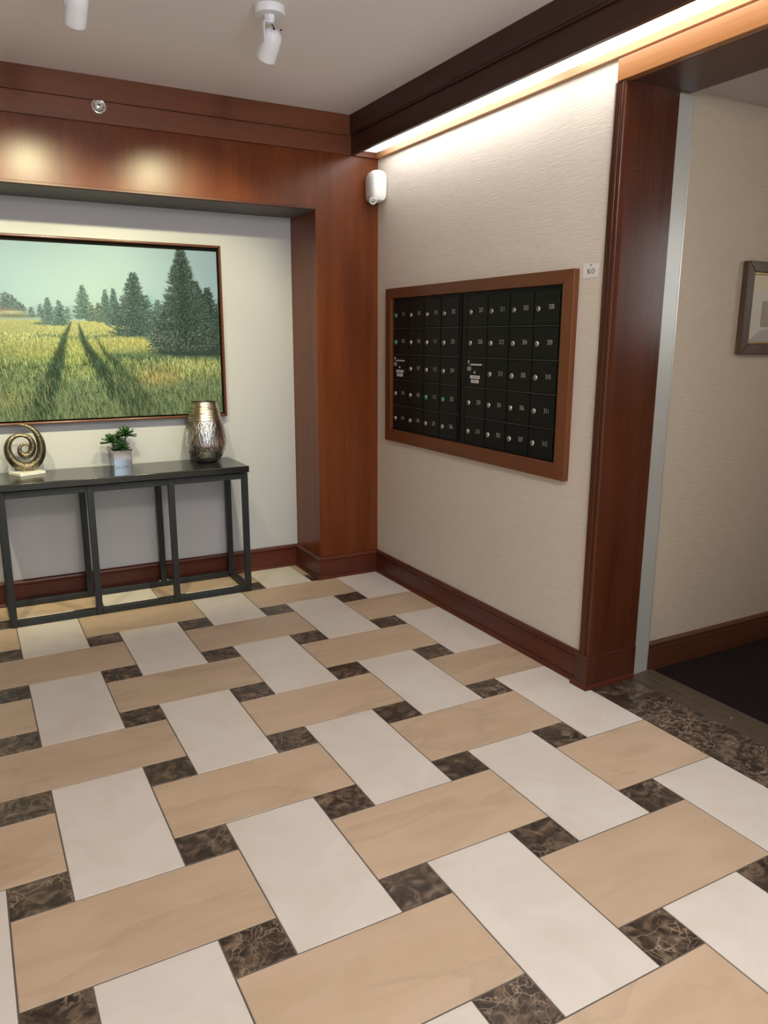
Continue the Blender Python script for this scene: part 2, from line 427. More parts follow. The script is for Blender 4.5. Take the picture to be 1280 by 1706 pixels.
for a, b in ((WX0 + 0.06, -0.38), (-0.32, WX1 - 0.06)): obj('pane', box(a, b, YREAR - 0.064, YREAR - 0.058, WZ0 + 0.06, WZ1 - 0.06), gl, win)

# ---- wooden portal round the niche
wb = struct('wall_back', box(XL, XW, YP, 3.70, 0, ZC), woodZ)
obj('portal_pillar', box(XLEFT, XLP, YP, 3.70, 0, ZC), woodZ, wb)
obj('header_panel', box(XLP, XL, YP, 3.70, ZN, ZC), woodZ, wb)
e = 0.013
obj('edge_bead', box(XL - 0.001, XL + e, YP - 0.003, YP + 0.004, 0.141, ZN + e), woodZ, wb, bevel=0.002)
obj('edge_bead', box(XLP, XL - 0.001, YP - 0.003, YP + 0.004, ZN - 0.001, ZN + e), woodX, wb, bevel=0.002)
obj('soffit_board', box(XLP, XL, YP + 0.012, YN, ZN - 0.002, ZN + 0.004), plain('soffit_grey', (0.11, 0.10, 0.10), 0.6), wb)
# ---- wood bands under the ceiling: back and right hand (the right one screens the strip light)
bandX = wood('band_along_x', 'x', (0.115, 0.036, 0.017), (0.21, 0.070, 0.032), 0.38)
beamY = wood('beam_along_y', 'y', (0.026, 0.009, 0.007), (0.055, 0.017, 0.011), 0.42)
t1 = struct('trim_1', box(XLEFT, 1.045, 3.1500, YP, 2.588, ZC), bandX, bevel=0.0015)
t2 = struct('trim_2', box(XLEFT, XW, 3.1640, YP, ZB, 2.588), bandX, bevel=0.0015)
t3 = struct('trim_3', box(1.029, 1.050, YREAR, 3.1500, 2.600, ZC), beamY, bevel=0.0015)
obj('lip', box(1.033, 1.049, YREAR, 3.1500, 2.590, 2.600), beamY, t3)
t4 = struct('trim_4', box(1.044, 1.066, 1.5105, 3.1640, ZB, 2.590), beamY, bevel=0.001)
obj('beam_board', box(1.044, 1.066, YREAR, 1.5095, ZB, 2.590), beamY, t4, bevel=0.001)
t5 = struct('trim_5', box(1.207, XW, YREAR, 3.1640, 2.487, 2.516), wood('cove_strip', 'y', (0.30, 0.13, 0.045), (0.48, 0.24, 0.09), 0.36), bevel=0.0015)
for yy in (2.86, 2.47, 2.12, 1.80, 1.395, 0.96, 0.55):
    obj('screw', lathe([(0.0045, 0), (0.0045, 0.001), (0.002, 0.0018)], (1.207, yy, 2.503), 10, Vector((-1, 0, 0))), steel, t5)

# ---- skirting boards with shoe moulding, mitred round the pillar
BASE = [(0, 0), (0.016, 0), (0.016, 0.110), (0.0125, 0.1125), (0.0125, 0.116), (0.0175, 0.120), (0.0185, 0.127), (0.016, 0.133), (0.010, 0.1395), (0, 0.1405)]
SHOE = [(0.016, 0), (0.030, 0), (0.030, 0.007), (0.0275, 0.013), (0.022, 0.018), (0.016, 0.0195)]
path = [(XW, 1.283), (XW, YP), (XL, YP), (XL, YN), (XLP, YN), (XLP, YP), (XLEFT, YP), (XLEFT, YREAR)]
segs, shoes = sweep_segments(path, BASE), sweep_segments(path, SHOE)
for k, (nm, mt) in enumerate([('baseboard_right', baseY), ('baseboard_pillar', baseX), ('baseboard_pillar_side', baseY), ('baseboard_niche', baseX), ('baseboard_far_pillar_side', baseY), ('baseboard_far_pillar', baseX), ('baseboard_left', baseY)]):
    o = struct(nm, segs[k], mt); obj('shoe_moulding', shoes[k], mt, o)

# ---- opening to the hall
door = struct_empty('door_1', (1.30, 1.22, 0))
CAS = [(XW, 1.276), (1.2005, 1.276), (1.198, 1.2735), (1.198, 1.2450), (1.2005, 1.2425), (1.2035, 1.2415), (1.2035, 1.2370), (1.1985, 1.2350), (1.1965, 1.2320), (1.1965, 1.2240), (1.1985, 1.2200), (1.203, 1.2180), (XW, 1.2180)]
obj('casing', prism(CAS, 0.146, 2.3965), wornZ, door, smooth=True)
obj('jamb_panel', box(XW, 1.479, 1.2180, 1.30, 0.140, 2.40), wornZ, door)
obj('plinth', bx(box(1.190, XW, 1.2135, 1.289, 0, 0.146), XW, 1.479, 1.2135, 1.2180, 0, 0.146), wornZ, door, bevel=0.0025)
ps = sweep_segments([(1.468, 1.2135), (1.190, 1.2135), (1.190, 1.300)], [(0, 0), (0.012, 0), (0.012, 0.008), (0.009, 0.015), (0, 0.019)])
for b_ in ps: obj('shoe_moulding', b_, baseX, door)
obj('header_board', box(1.1925, XW, DOOR0 - 0.06, 1.2585, 2.397, 2.4725), headY, door, bevel=0.002)
obj('header_soffit', box(XW, 1.535, DOOR0, 1.2180, 2.396, 2.412), wood('soffit_cherry', 'y', (0.05, 0.016, 0.010), (0.10, 0.034, 0.018), 0.4), door)
obj('steel_frame', box(1.479, 1.560, 1.2205, 1.30, 0.004, 2.392), steel, door, bevel=0.0012)
obj('steel_frame_edge', box(1.560, 1.566, 1.2190, 1.24, 0.004, 2.385), plain('steel_edge', (0.62, 0.60, 0.56), 0.35, metal=0.6), door)
obj('far_casing', box(1.198, 1.479, DOOR0 - 0.06, DOOR0, 0, 2.40), wornZ, door)
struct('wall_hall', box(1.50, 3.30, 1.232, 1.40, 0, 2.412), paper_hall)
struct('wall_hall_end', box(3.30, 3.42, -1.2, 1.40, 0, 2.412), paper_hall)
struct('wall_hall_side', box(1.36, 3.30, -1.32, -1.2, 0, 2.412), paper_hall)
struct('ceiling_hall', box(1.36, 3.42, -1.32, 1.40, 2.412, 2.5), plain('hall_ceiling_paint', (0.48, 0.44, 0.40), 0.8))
hw = struct_empty('assumed_hall_window', (3.29, -0.28, 1.46))  # assumed window, added to go with the hall light
bm = bmesh.new()
for yy in (-0.56, -0.04): bx(bm, 3.27, 3.30, yy, yy + 0.04, 1.46, 2.26)
for zz in (1.46, 2.22): bx(bm, 3.27, 3.30, -0.56, 0.0, zz, zz + 0.04)
obj('window_frame', bm, white_metal, hw)
obj('pane', box(3.292, 3.297, -0.52, -0.04, 1.50, 2.22), gl, hw)
hb = [(d, z) for d, z in BASE]
o = struct('baseboard_hall', sweep_segments([(3.30, 1.232), (1.568, 1.232)], hb)[0], hallX)

# ================================================================== THINGS
# ---- strip light hidden behind the beam: long acrylic diffusers
cv = thing('cove_light', 'long glowing acrylic strip light tucked behind the dark wood beam above the mailboxes', 'light', (1.137, 1.5, 2.519))
M, nt, p = new_mat('lit_diffuser')
em = nd(nt, 'ShaderNodeEmission'); em.inputs['Color'].default_value = (1.0, 0.97, 0.92, 1)
tc = nd(nt, 'ShaderNodeTexCoord'); sx = nd(nt, 'ShaderNodeSeparateXYZ'); nt.links.new(tc.outputs['Object'], sx.inputs[0])
# two fluorescent tubes sit above the acrylic: full glow along each tube, little past its ends
mr = nd(nt, 'ShaderNodeMapRange'); mr.inputs['From Min'].default_value = YREAR; mr.inputs['From Max'].default_value = YP
nt.links.new(sx.outputs['Y'], mr.inputs['Value'])
L_ = YP - YREAR
def fy(v): return (v - YREAR) / L_
r = ramp(nt, [(0.0, (0.1,) * 3), (fy(-2.45), (1,) * 3), (fy(1.42), (1,) * 3), (fy(1.56), (0.55,) * 3), (fy(1.72), (1,) * 3), (fy(2.92), (1,) * 3), (fy(3.04), (0.5,) * 3), (fy(3.14), (0.12,) * 3)])
nt.links.new(mr.outputs['Result'], r.inputs['Fac'])
ml = nd(nt, 'ShaderNodeMath', operation='MULTIPLY'); ml.inputs[1].default_value = COVE_STRENGTH
nt.links.new(r.outputs['Color'], ml.inputs[0]); nt.links.new(ml.outputs[0], em.inputs['Strength'])
nt.links.new(em.outputs[0], nt.nodes['Material Output'].inputs['Surface'])
for a, b in ((1.56, 3.163), (-0.30, 1.558), (YREAR + 0.01, -0.302)):
    obj('diffuser', box(1.067, 1.2065, a, b, 2.519, 2.523), M, cv)

# ---- unseen fill globe above the viewer, added to brighten walls and ceiling
GL = Vector((-0.25, -0.60, 2.42))
cf = thing('added_fill_globe', 'added fill light globe hanging from the ceiling, above the viewer and out of view', 'light', (GL.x, GL.y, ZC))
Mg, nt, p = new_mat('fill_globe_glow'); em = nd(nt, 'ShaderNodeEmission'); em.inputs['Color'].default_value = (1.0, 0.945, 0.87, 1); em.inputs['Strength'].default_value = GLOBE_STRENGTH
nt.links.new(em.outputs[0], nt.nodes['Material Output'].inputs['Surface'])
obj('globe', lathe([(0.14 * math.sin(math.pi * k / 16), -0.14 * math.cos(math.pi * k / 16)) for k in range(1, 16)], GL, 24), Mg, cf, smooth=True)
obj('rod', lathe([(0.008, 0.13), (0.008, ZC - GL.z - 0.02), (0.05, ZC - GL.z - 0.02), (0.05, ZC - GL.z)], GL, 20), white_metal, cf)

# ---- spotlights on the ceiling
def cyl_dir(c, d, r0, r1, l0, l1, n=28, bm=None):
    return lathe([(r0, l0), (r1, l1)], c, n, d, bm)
def spotlight(x, yb, label):
    t = thing('ceiling_spotlight', label, 'spotlight', (x, yb, ZC), 'white spotlights aimed at the painting')
    obj('canopy', lathe([(0.057, 0), (0.058, -0.004), (0.058, -0.024), (0.055, -0.029), (0.0, -0.029)], (x, yb, ZC), 40, cap=False), white_metal, t, smooth=True)
    n = obj('swivel_nut', lathe([(0.020, -0.026), (0.020, -0.046), (0.017, -0.049), (0.017, -0.055), (0.006, -0.057)], (x, yb, ZC), 6), white_metal, t)
    d = Vector((-0.05, 0.743, -0.667)).normalized()
    j = Vector((x + 0.016, yb + 0.000, ZC - 0.078))
    obj('wire', tube([(x + 0.006, yb, ZC - 0.055), (x + 0.012, yb - 0.004, ZC - 0.066), (x + 0.014, yb, ZC - 0.078)], 0.0022, 6), ink, t)
    # yoke plate drops beside the head
    obj('yoke', bx(box(x - 0.030, x - 0.0265, yb - 0.014, yb + 0.014, ZC - 0.125, ZC - 0.052), x - 0.030, x + 0.004, yb - 0.012, yb + 0.012, ZC - 0.0545, ZC - 0.0515), white_metal, t, bevel=0.001)
    h = obj('lamp_head', lathe([(0.004, -0.004), (0.020, -0.001), (0.030, 0.007), (0.0365, 0.020), (0.0380, 0.034), (0.0380, 0.108), (0.0355, 0.108), (0.0350, 0.088), (0.0, 0.086)], j, 36, d, cap=False), white_metal, t, smooth=True)
    obj('vent', lathe([(0.004, 0.0), (0.004, 0.002)], j + Vector((-0.012, -0.030, -0.004)), 10, Vector((-0.3, -0.9, 0.3))), dark_hole, h)
    obj('vent', lathe([(0.004, 0.0), (0.004, 0.002)], j + Vector((0.016, -0.029, -0.004)), 10, Vector((0.2, -0.95, 0.3))), dark_hole, h)
    l = bpy.data.lights.new('bulb', 'SPOT'); l.energy = SPOT_W; l.color = (1.0, 0.93, 0.56); l.spot_size = math.radians(75); l.spot_blend = 0.75
    l.shadow_soft_size = 0.024
    lo = bpy.data.objects.new('bulb', l); COL.objects.link(lo)
    lo.location = j + d * 0.110; lo.rotation_euler = d.to_track_quat('-Z', 'Y').to_euler()
    lo.parent = t; lo.matrix_parent_inverse = Matrix.Translation(-Vector(t.location))
    return t
spotlight(0.133, 2.010, 'white ceiling spotlight with round canopy, nearest to the dark wood beam')
spotlight(-0.570, 2.010, 'white cylindrical spotlight cut off by the top edge of the photo at left')
spotlight(-1.273, 2.010, 'white ceiling spotlight beyond the left edge of the photo')

# ---- console table
TX0, TX1, TY0, TY1 = -0.938, 0.364, 3.158, 3.524
tb = thing('console_table', 'narrow console table with dark stone top and black steel frame in the niche', 'table', ((TX0 + TX1) / 2, (TY0 + TY1) / 2, 0))
obj('table_top', box(TX0 - 0.006, TX1 + 0.006, TY0 - 0.014, 3.536, 0.7205, 0.7575), table_stone, tb, bevel=0.004)
LG = 0.033
def bar(nm, *a): return obj(nm, box(*a), black_metal, tb, bevel=0.0022)
xs = [TX0, TX0 + (TX1 - LG - TX0) / 3, TX0 + 2 * (TX1 - LG - TX0) / 3, TX1 - LG]
for x in xs:
    for ya in (TY0, TY1 - LG):
        bar('leg', x, x + LG, ya, ya + LG, 0.0, 0.7155)
for ya in (TY0, TY1 - LG):
    for a, b in zip(xs, xs[1:]):
        bar('bottom_rail', a + LG, b, ya, ya + LG, 0.0025, 0.0345)
        bar('top_rail', a + LG, b, ya, ya + LG, 0.6825, 0.7155)
for x in (xs[0], xs[-1]):
    bar('bottom_rail', x, x + LG, TY0 + LG, TY1 - LG, 0.0025, 0.0345)
    bar('top_rail', x, x + LG, TY0 + LG, TY1 - LG, 0.6825, 0.7155)
obj('top_spacer', box(TX0 + 0.02, TX1 - 0.02, TY0 + 0.012, TY1 - 0.012, 0.7150, 0.7210), ink, tb)
for dx in (-0.006, LG + 0.006):
    obj('foot_bolt', lathe([(0.005, 0), (0.005, 0.008), (0.003, 0.010)], (xs[2] + dx, TY1 - LG + 0.006, 0.0345), 10), chrome, tb)

# ---- landscape painting in a copper-brown floater frame
PXR, PXL, PZ0, PZ1, PF = 0.368, -0.942, 1.0115, 1.9955, 3.511
pt = thing('framed_painting', 'large framed landscape painting of firs and a mown track on the niche wall', 'painting', ((PXL + PXR) / 2, YN, PZ0))
FW = 0.0145
def side(a0, a1, b0, b1): return obj('frame_side', box(a0, a1, PF, YN - 0.001, b0, b1), copper_wood, pt, bevel=0.0055, seg=3)
def mitre_frame(parent, name, mat, x0, x1, z0, z1, wd, y0, y1, bevel=0.0, nm='frame_side'):
    O = [(x0, z0), (x1, z0), (x1, z1), (x0, z1)]; I = [(x0 + wd, z0 + wd), (x1 - wd, z0 + wd), (x1 - wd, z1 - wd), (x0 + wd, z1 - wd)]
    for k in range(4):
        k2 = (k + 1) % 4
        obj(nm, prism([O[k], O[k2], I[k2], I[k]], y0, y1, 'y'), mat, parent, bevel=bevel, seg=3)
mitre_frame(pt, 'frame', copper_wood, PXL, PXR, PZ0, PZ1, FW, PF, YN - 0.001, bevel=0.005)
obj('liner', box(PXL + FW, PXR - FW, YN - 0.030, YN - 0.001, PZ0 + FW, PZ1 - FW), liner_black, pt)
CX0, CX1, CZ0, CZ1, CY = PXL + 0.026, PXR - 0.026, PZ0 + 0.0225, PZ1 - 0.034, 3.522
obj('stretcher', box(CX0, CX1, CY + 0.0005, YN - 0.030, CZ0, CZ1), white_paint, pt)
GW, GH = 560, 408
def cvp(u, v):
    q = px_on_y(u, v, CY)
    return ((q.x - CX0) / (CX1 - CX0) * (GW - 1), (CZ1 - q.z) / (CZ1 - CZ0) * (GH - 1))      # column, row from the top
def paint():
    img = np.zeros((GH, GW, 3)); yy, xx = np.mgrid[0:GH, 0:GW].astype(float)
    S = 425.0 / 280.0                              # canvas pixels per photo pixel
    def C(*c): return np.array(c, float) / 255
    def lerp(a, b, t): return a + (b - a) * t[..., None]
    hr = cvp(120, 533)[1]
    # misty sky, brightest low in the middle
    gx, gy = cvp(165, 490)
    t = np.clip(1 - np.hypot((xx - gx) / 330, (yy - gy) / 220), 0, 1)
    img[:] = lerp(C(172, 196, 200), C(206, 230, 212), t)
    img += (rng.random((GH, GW, 1)) - 0.5) * 0.012
    def blob(u, v, ru, rv, col, a):
        x, y = cvp(u, v)
        k = np.exp(-(((xx - x) / (ru * S)) ** 2 + ((yy - y) / (rv * S)) ** 2)) * a
        img[:] = lerp(img, C(*col), k)
    def poly_fill(fn_top, fn_bot, col, x0, x1, soft=1.0):
        m_ = (xx >= x0) & (xx <= x1) & (yy >= fn_top) & (yy <= fn_bot)
        img[m_] = C(*col)
    # distant hills
    hill = cvp(0, 507)[1] + 4 * np.sin(xx / 37) + 3 * np.sin(xx / 13 + 1)
    k = np.clip((yy - hill) / 6, 0, 1) * (yy < hr + 4) * 0.55
    img[:] = lerp(img, C(168, 190, 188), k)
    blob(248, 505, 10, 14, (160, 196, 205), 0.8)
    # field
    t = np.clip((yy - hr) / (GH - hr), 0, 1)
    fieldc = lerp(np.broadcast_to(C(208, 203, 136), img.shape), np.broadcast_to(C(164, 170, 104), img.shape), np.clip(t / 0.35, 0, 1))
    fieldc = lerp(fieldc, np.broadcast_to(C(108, 124, 88), img.shape), np.clip((t - 0.22) / 0.55, 0, 1))
    fm = np.clip((yy - hr) / 2, 0, 1); img[:] = lerp(img, fieldc, fm)
    blob(20, 545, 60, 14, (178, 178, 120), 0.7); blob(250, 572, 60, 9, (218, 204, 120), 0.9); blob(200, 545, 40, 8, (222, 212, 130), 0.8)
    blob(330, 615, 70, 18, (186, 190, 112), 0.85); blob(265, 632, 34, 12, (196, 158, 92), 0.8); blob(140, 610, 50, 16, (172, 178, 92), 0.7)
    blob(30, 650, 50, 34, (104, 118, 76), 0.7); blob(60, 690, 60, 16, (80, 96, 64), 0.6); blob(200, 690, 60, 18, (92, 108, 70), 0.6); blob(150, 580, 60, 10, (200, 194, 112), 0.6); blob(60, 590, 40, 12, (180, 176, 100), 0.6); blob(350, 680, 50, 30, (110, 128, 82), 0.6); blob(20, 672, 24, 12, (150, 130, 88), 0.5)
    # left bank and far trees
    blob(18, 521, 34, 5, (206, 204, 160), 0.9); blob(22, 527, 40, 2.2, (120, 122, 92), 0.8)
    # strokes
    def strokes(x0, y0, dx, dy, col, a=1.0, n=12, clip=None):
        for s in np.linspace(0, 1, n):
            xi = np.round(x0 + dx * s).astype(int); yi = np.round(y0 + dy * s).astype(int)
            ok = (xi >= 0) & (xi < GW) & (yi >= 0) & (yi < GH)
            img[yi[ok], xi[ok]] = img[yi[ok], xi[ok]] * (1 - a) + col[ok] * a
    def grass(n, vlo, vhi, la, lb, jit, a):
        r0, r1 = cvp(100, vlo)[1], cvp(100, vhi)[1]
        y0 = r0 + (r1 - r0) * rng.random(n); x0 = rng.random(n) * GW
        tt = np.clip((y0 - hr) / (GH - hr), 0, 1)
        L = (la + (lb - la) * tt) * (0.6 + 0.8 * rng.random(n))
        c = img[np.clip(y0.astype(int), 0, GH - 1), np.clip(x0.astype(int), 0, GW - 1)]
        lum = 1 + jit * (rng.random(n) * 2 - 1) * (0.45 + 0.75 * tt)
        c = np.clip(c * lum[:, None] + (rng.random((n, 3)) - 0.5) * 0.04, 0, 1)
        strokes(x0, y0, (rng.random(n) - 0.6) * L * 0.8, -L, c, a, 14)
    # wheel tracks
    def track(pts, w0, w1, col, a):
        P = [cvp(*q) for q in pts]
        for k in range(len(P) - 1):
            for s in np.linspace(0, 1, 26):
                f = (k + s) / (len(P) - 1); x = P[k][0] + (P[k + 1][0] - P[k][0]) * s; y = P[k][1] + (P[k + 1][1] - P[k][1]) * s
                wd = (w0 + (w1 - w0) * f) * S
                kk = np.exp(-((xx - x) / wd) ** 2 - ((yy - y) / (wd * 0.8 + 1.5)) ** 2) * a * 0.35
                img[:] = lerp(img, C(*col), kk)
    track([(118, 537), (108, 562), (100, 592), (94, 620), (84, 650), (62, 695)], 1.0, 13, (60, 78, 54), 1.0)
    track([(131, 540), (138, 566), (152, 592), (166, 615), (190, 650), (235, 695)], 1.0, 13, (58, 76, 54), 1.0)
    track([(158, 560), (176, 590), (196, 612), (222, 645), (262, 690)], 0.9, 9, (66, 84, 58), 0.9)
    # cast shadows across the grass
    for u0, u1, v, h, a in ((190, 372, 596, 5, 0.75), (30, 200, 612, 2.6, 0.6), (60, 200, 562, 1.6, 0.5), (195, 290, 559, 2.6, 0.8), (60, 110, 540, 2, 0.6)):
        for u in np.arange(u0, u1, 5): blob(u, v + 2.0 * math.sin(u / 17), 7, h, (74, 102, 82), a * 0.55)
    grass(9000, 536, 570, 2, 5, 0.34, 0.6); grass(10000, 555, 640, 3, 12, 0.55, 0.7); grass(10000, 600, 712, 3, 19, 0.75, 0.75)
    n = 1500; r0, r1 = cvp(100, 628)[1], cvp(100, 712)[1]
    y0 = r0 + (r1 - r0) * rng.random(n) ** 0.8; x0 = rng.random(n) * GW; L = 8 + 14 * (y0 - r0) / (r1 - r0)
    strokes(x0, y0, (rng.random(n) - 0.65) * L * 0.8, -L, np.array([C(188, 190, 132)] * n) * (0.8 + 0.3 * rng.random((n, 1))), 0.55, 16)
    # fir trees
    def fir(u, vt, vb, hw, col, dens, lite=0.25, spiky=1.0):
        xc, yt = cvp(u, vt); yb = cvp(u, vb)[1]; hwp = hw * S; H_ = yb - yt; base = C(*col)
        nb = max(12, int(H_ / 2.7)); X0, Y0, DX, DY, CC, FF = [], [], [], [], [], []
        tipcol = base * 0.45 + C(205, 218, 200) * 0.55
        m_ = (yy > yt + 2) & (yy < yb - 1) & (np.abs(xx - xc) < hwp * 0.42 * np.clip((yy - yt) / H_, 0, 1) * (0.75 + 0.25 * np.sin(yy * 1.3 + u)))
        img[m_] = img[m_] * 0.15 + base * 0.72
        for k in range(nb):
            f = (k + 0.5) / nb
            for sg_ in (-1, 1):
                for rep_ in range(3):
                    ln = hwp * (0.03 + 1.02 * f ** 0.95) * rng.uniform(0.35, 1.15) * (0.9 if f > 0.94 else 1)
                    y_ = yt + H_ * f + rng.uniform(-1.5, 1.5); drop = rng.uniform(-0.05, 0.32) * ln
                    # branch: needles hang off it in little strokes, tips lift and catch light
                    nn = max(3, int(ln * dens / 26)); q = np.sort(rng.random(nn)); px_ = xc + sg_ * ln * q; py_ = y_ + drop * q - 0.22 * ln * q * q
                    L_n = (1.8 + 0.055 * hwp) * spiky * (0.7 + 0.6 * rng.random(nn))
                    X0.append(px_); Y0.append(py_); DX.append(sg_ * L_n * rng.uniform(0.5, 1.1, nn)); DY.append(L_n * rng.uniform(-0.75, 0.45, nn))
                    c = base[None] * (0.55 + 0.75 * rng.random((nn, 1))); lt = rng.random(nn) < lite * (0.4 + 0.9 * q)
                    c[lt] = tipcol * (0.75 + 0.35 * rng.random((lt.sum(), 1))); CC.append(c)
        X0, Y0, DX, DY, CC = map(np.concatenate, (X0, Y0, DX, DY, CC)); o_ = rng.permutation(len(X0))
        strokes(X0[o_], Y0[o_], DX[o_], DY[o_], np.clip(CC[o_], 0, 1), 0.88, 6)
    for u, v in ((-40, 495), (-32, 490), (-24, 493), (-16, 488), (-8, 492), (3, 489), (8, 487), (13, 489), (19, 491), (25, 497), (32, 503), (37, 508)): fir(u, v, 522, 6, (112, 130, 124), 40, 0.12)
    blob(-25, 516, 20, 3.5, (150, 124, 112), 0.7); blob(8, 516, 16, 3.5, (150, 124, 112), 0.8); blob(20, 520, 24, 2.6, (212, 208, 166), 0.9); blob(24, 525, 34, 1.6, (128, 124, 92), 0.8)
    for u, v in ((52, 512), (66, 507)): fir(u, v, 528, 6, (118, 142, 132), 40, 0.2)
    fir(112, 512, 532, 9, (140, 165, 142), 30, 0.2)
    fir(78, 496, 540, 14, (102, 126, 116), 42, 0.28); fir(98, 501, 542, 14, (98, 122, 112), 42, 0.28)
    for u, v in ((152, 508), (163, 505), (205, 505), (170, 512)): fir(u, v, 535, 12, (112, 134, 112), 34, 0.2)
    blob(154, 519, 7, 6, (150, 128, 98), 0.7)
    fir(136, 475, 531, 17, (106, 132, 116), 40, 0.3); fir(174, 482, 536, 13, (98, 124, 108), 40, 0.28); fir(188, 481, 543, 15, (90, 118, 104), 40, 0.28)
    fir(262, 500, 570, 24, (94, 118, 110), 34, 0.26); fir(366, 492, 570, 22, (78, 96, 98), 34, 0.1)
    fir(221, 454, 559, 40, (70, 94, 82), 36, 0.26)
    fir(345, 480, 588, 40, (50, 68, 60), 36, 0.2); fir(272, 520, 585, 26, (62, 86, 72), 34, 0.25)
    fir(325, 470, 590, 46, (52, 70, 60), 34, 0.2); fir(300, 410, 590, 50, (50, 70, 60), 38, 0.24, 1.25)
    for u, v, ru, rv in ((300, 588, 55, 3.5), (345, 590, 40, 4)): blob(u, v, ru, rv, (58, 78, 64), 0.9)
    n = 150; us = 252 + 100 * rng.random(n) ** 1.3; vs = 586 - 34 * rng.random(n) ** 1.4 - (us - 255) * 0.02
    pts = np.array([cvp(a, b) for a, b in zip(us, vs)])
    strokes(pts[:, 0], pts[:, 1], rng.random(n) * 7 - 1, -rng.random(n) * 4, np.array([C(222, 214, 160)] * n) * (0.75 + 0.25 * rng.random((n, 1))), 0.7, 6)
    return np.clip(img, 0, 1)
img = paint()
lin = np.where(img <= 0.04045, img / 12.92, ((img + 0.055) / 1.055) ** 2.4)
me = bpy.data.meshes.new('canvas')
gx = np.linspace(CX0, CX1, GW); gz = np.linspace(CZ1, CZ0, GH)
co = np.zeros((GH, GW, 3), np.float32); co[..., 0] = gx[None, :]; co[..., 1] = CY; co[..., 2] = gz[:, None]
idx = np.arange(GH * GW).reshape(GH, GW)
quads = np.stack([idx[:-1, :-1], idx[1:, :-1], idx[1:, 1:], idx[:-1, 1:]], -1).reshape(-1, 4)
me.vertices.add(GH * GW); me.vertices.foreach_set('co', co.ravel())
me.loops.add(quads.size); me.loops.foreach_set('vertex_index', quads.ravel().astype(np.int32))
me.polygons.add(len(quads)); me.polygons.foreach_set('loop_start', np.arange(0, quads.size, 4, dtype=np.int32))
me.update(calc_edges=True)
ca = me.color_attributes.new('paint', 'FLOAT_COLOR', 'POINT')
ca.data.foreach_set('color', np.concatenate([lin, np.ones((GH, GW, 1))], -1).astype(np.float32).ravel())
M, nt, p = new_mat('oil_paint')
at = nd(nt, 'ShaderNodeVertexColor'); at.layer_name = 'paint'
gm = nd(nt, 'ShaderNodeMix', data_type='RGBA', blend_type='MULTIPLY'); gm.inputs['Factor'].default_value = 1.0; gm.inputs['B'].default_value = (0.55, 0.60, 0.74, 1)
nt.links.new(at.outputs['Color'], gm.inputs['A']); nt.links.new(gm.outputs['Result'], p.inputs['Base Color'])
p.inputs['Roughness'].default_value = 0.55; p.inputs['Specular IOR Level'].default_value = 0.15
me.materials.append(M)
o = bpy.data.objects.new('canvas', me); put(o, pt); o['label'] = 'painted canvas of misty firs, yellow grass and a wheel track'

# ---- bronze-gold spiral sculpture on a white marble base
TT = 0.7575
sc = thing('spiral_sculpture', 'antique gold spiral sculpture on a white marble base, leftmost on the console', 'sculpture', (-0.765, 3.43, TT))
a = Vector((-0.811, 3.352)); u = Vector((0.127, 0.063)); v_ = Vector((-0.052, 0.105))
pts = [a, a + u, a + u + v_, a + v_]
obj('base', prism([tuple(q) for q in pts], TT, TT + 0.0155), white_marble, sc, bevel=0.0015)
SP = [(285, 210, 5), (370, 198, 10), (450, 205, 17), (530, 228, 27), (605, 270, 40), (680, 335, 54), (740, 420, 64), (785, 520, 74), (808, 630, 82), (806, 740, 87), (775, 850, 90), (715, 940, 92), (625, 1005, 95), (525, 1030, 96), (425, 1018, 96), (330, 975, 93), (245, 905, 88), (180, 815, 82), (145, 715, 74), (142, 615, 66), (175, 525, 58), (235, 455, 50), (320, 412, 43), (410, 402, 40), (495, 418, 42), (570, 460, 48), (622, 530, 55), (645, 615, 62), (635, 700, 68), (590, 770, 72), (520, 810, 70), (450, 800, 62), (395, 755, 52), (372, 695, 42), (382, 635, 34), (425, 590, 29), (485, 570, 26), (545, 588, 26), (582, 630, 25), (578, 675, 22), (545, 705, 14)]
YS = 3.452
q0 = px_on_y(44, 750, YS)
bm = bmesh.new(); rings = []
P3 = []
for zx, zy, wv in SP:
    q = px_on_y(zx / 11.636, 690 + zy / 11.636, YS); P3.append((Vector((q.x, YS, q.z)), wv / 11.636 / 292.0))
for i, (pnt, hw) in enumerate(P3):
    t = (P3[min(i + 1, len(P3) - 1)][0] - P3[max(i - 1, 0)][0]).normalized(); nrm = Vector((0, -1, 0)); s = t.cross(nrm)
    ring = []
    dz = max(hw * 0.95, 0.004)
    for ca_, cs_ in ((1.0, 0.0), (0.82, 0.55), (0.30, 0.95), (0.0, 1.0), (-0.30, 0.82), (-0.8, 0.5), (-1.0, 0.0), (-0.8, -0.5), (0.0, -0.9), (0.8, -0.5)):
        ring.append(bm.verts.new(pnt + s * (hw * ca_) + nrm * (dz * cs_)))
    rings.append(ring)
for a_, b_ in zip(rings, rings[1:]):
    for i in range(10): bm.faces.new((a_[i], a_[(i + 1) % 10], b_[(i + 1) % 10], b_[i]))
bm.faces.new(rings[0]); bm.faces.new(rings[-1])
so = obj('spiral', bm, antique_gold, sc, smooth=True)
ss = so.modifiers.new('smooth', 'SUBSURF'); ss.levels = 1; ss.render_levels = 1

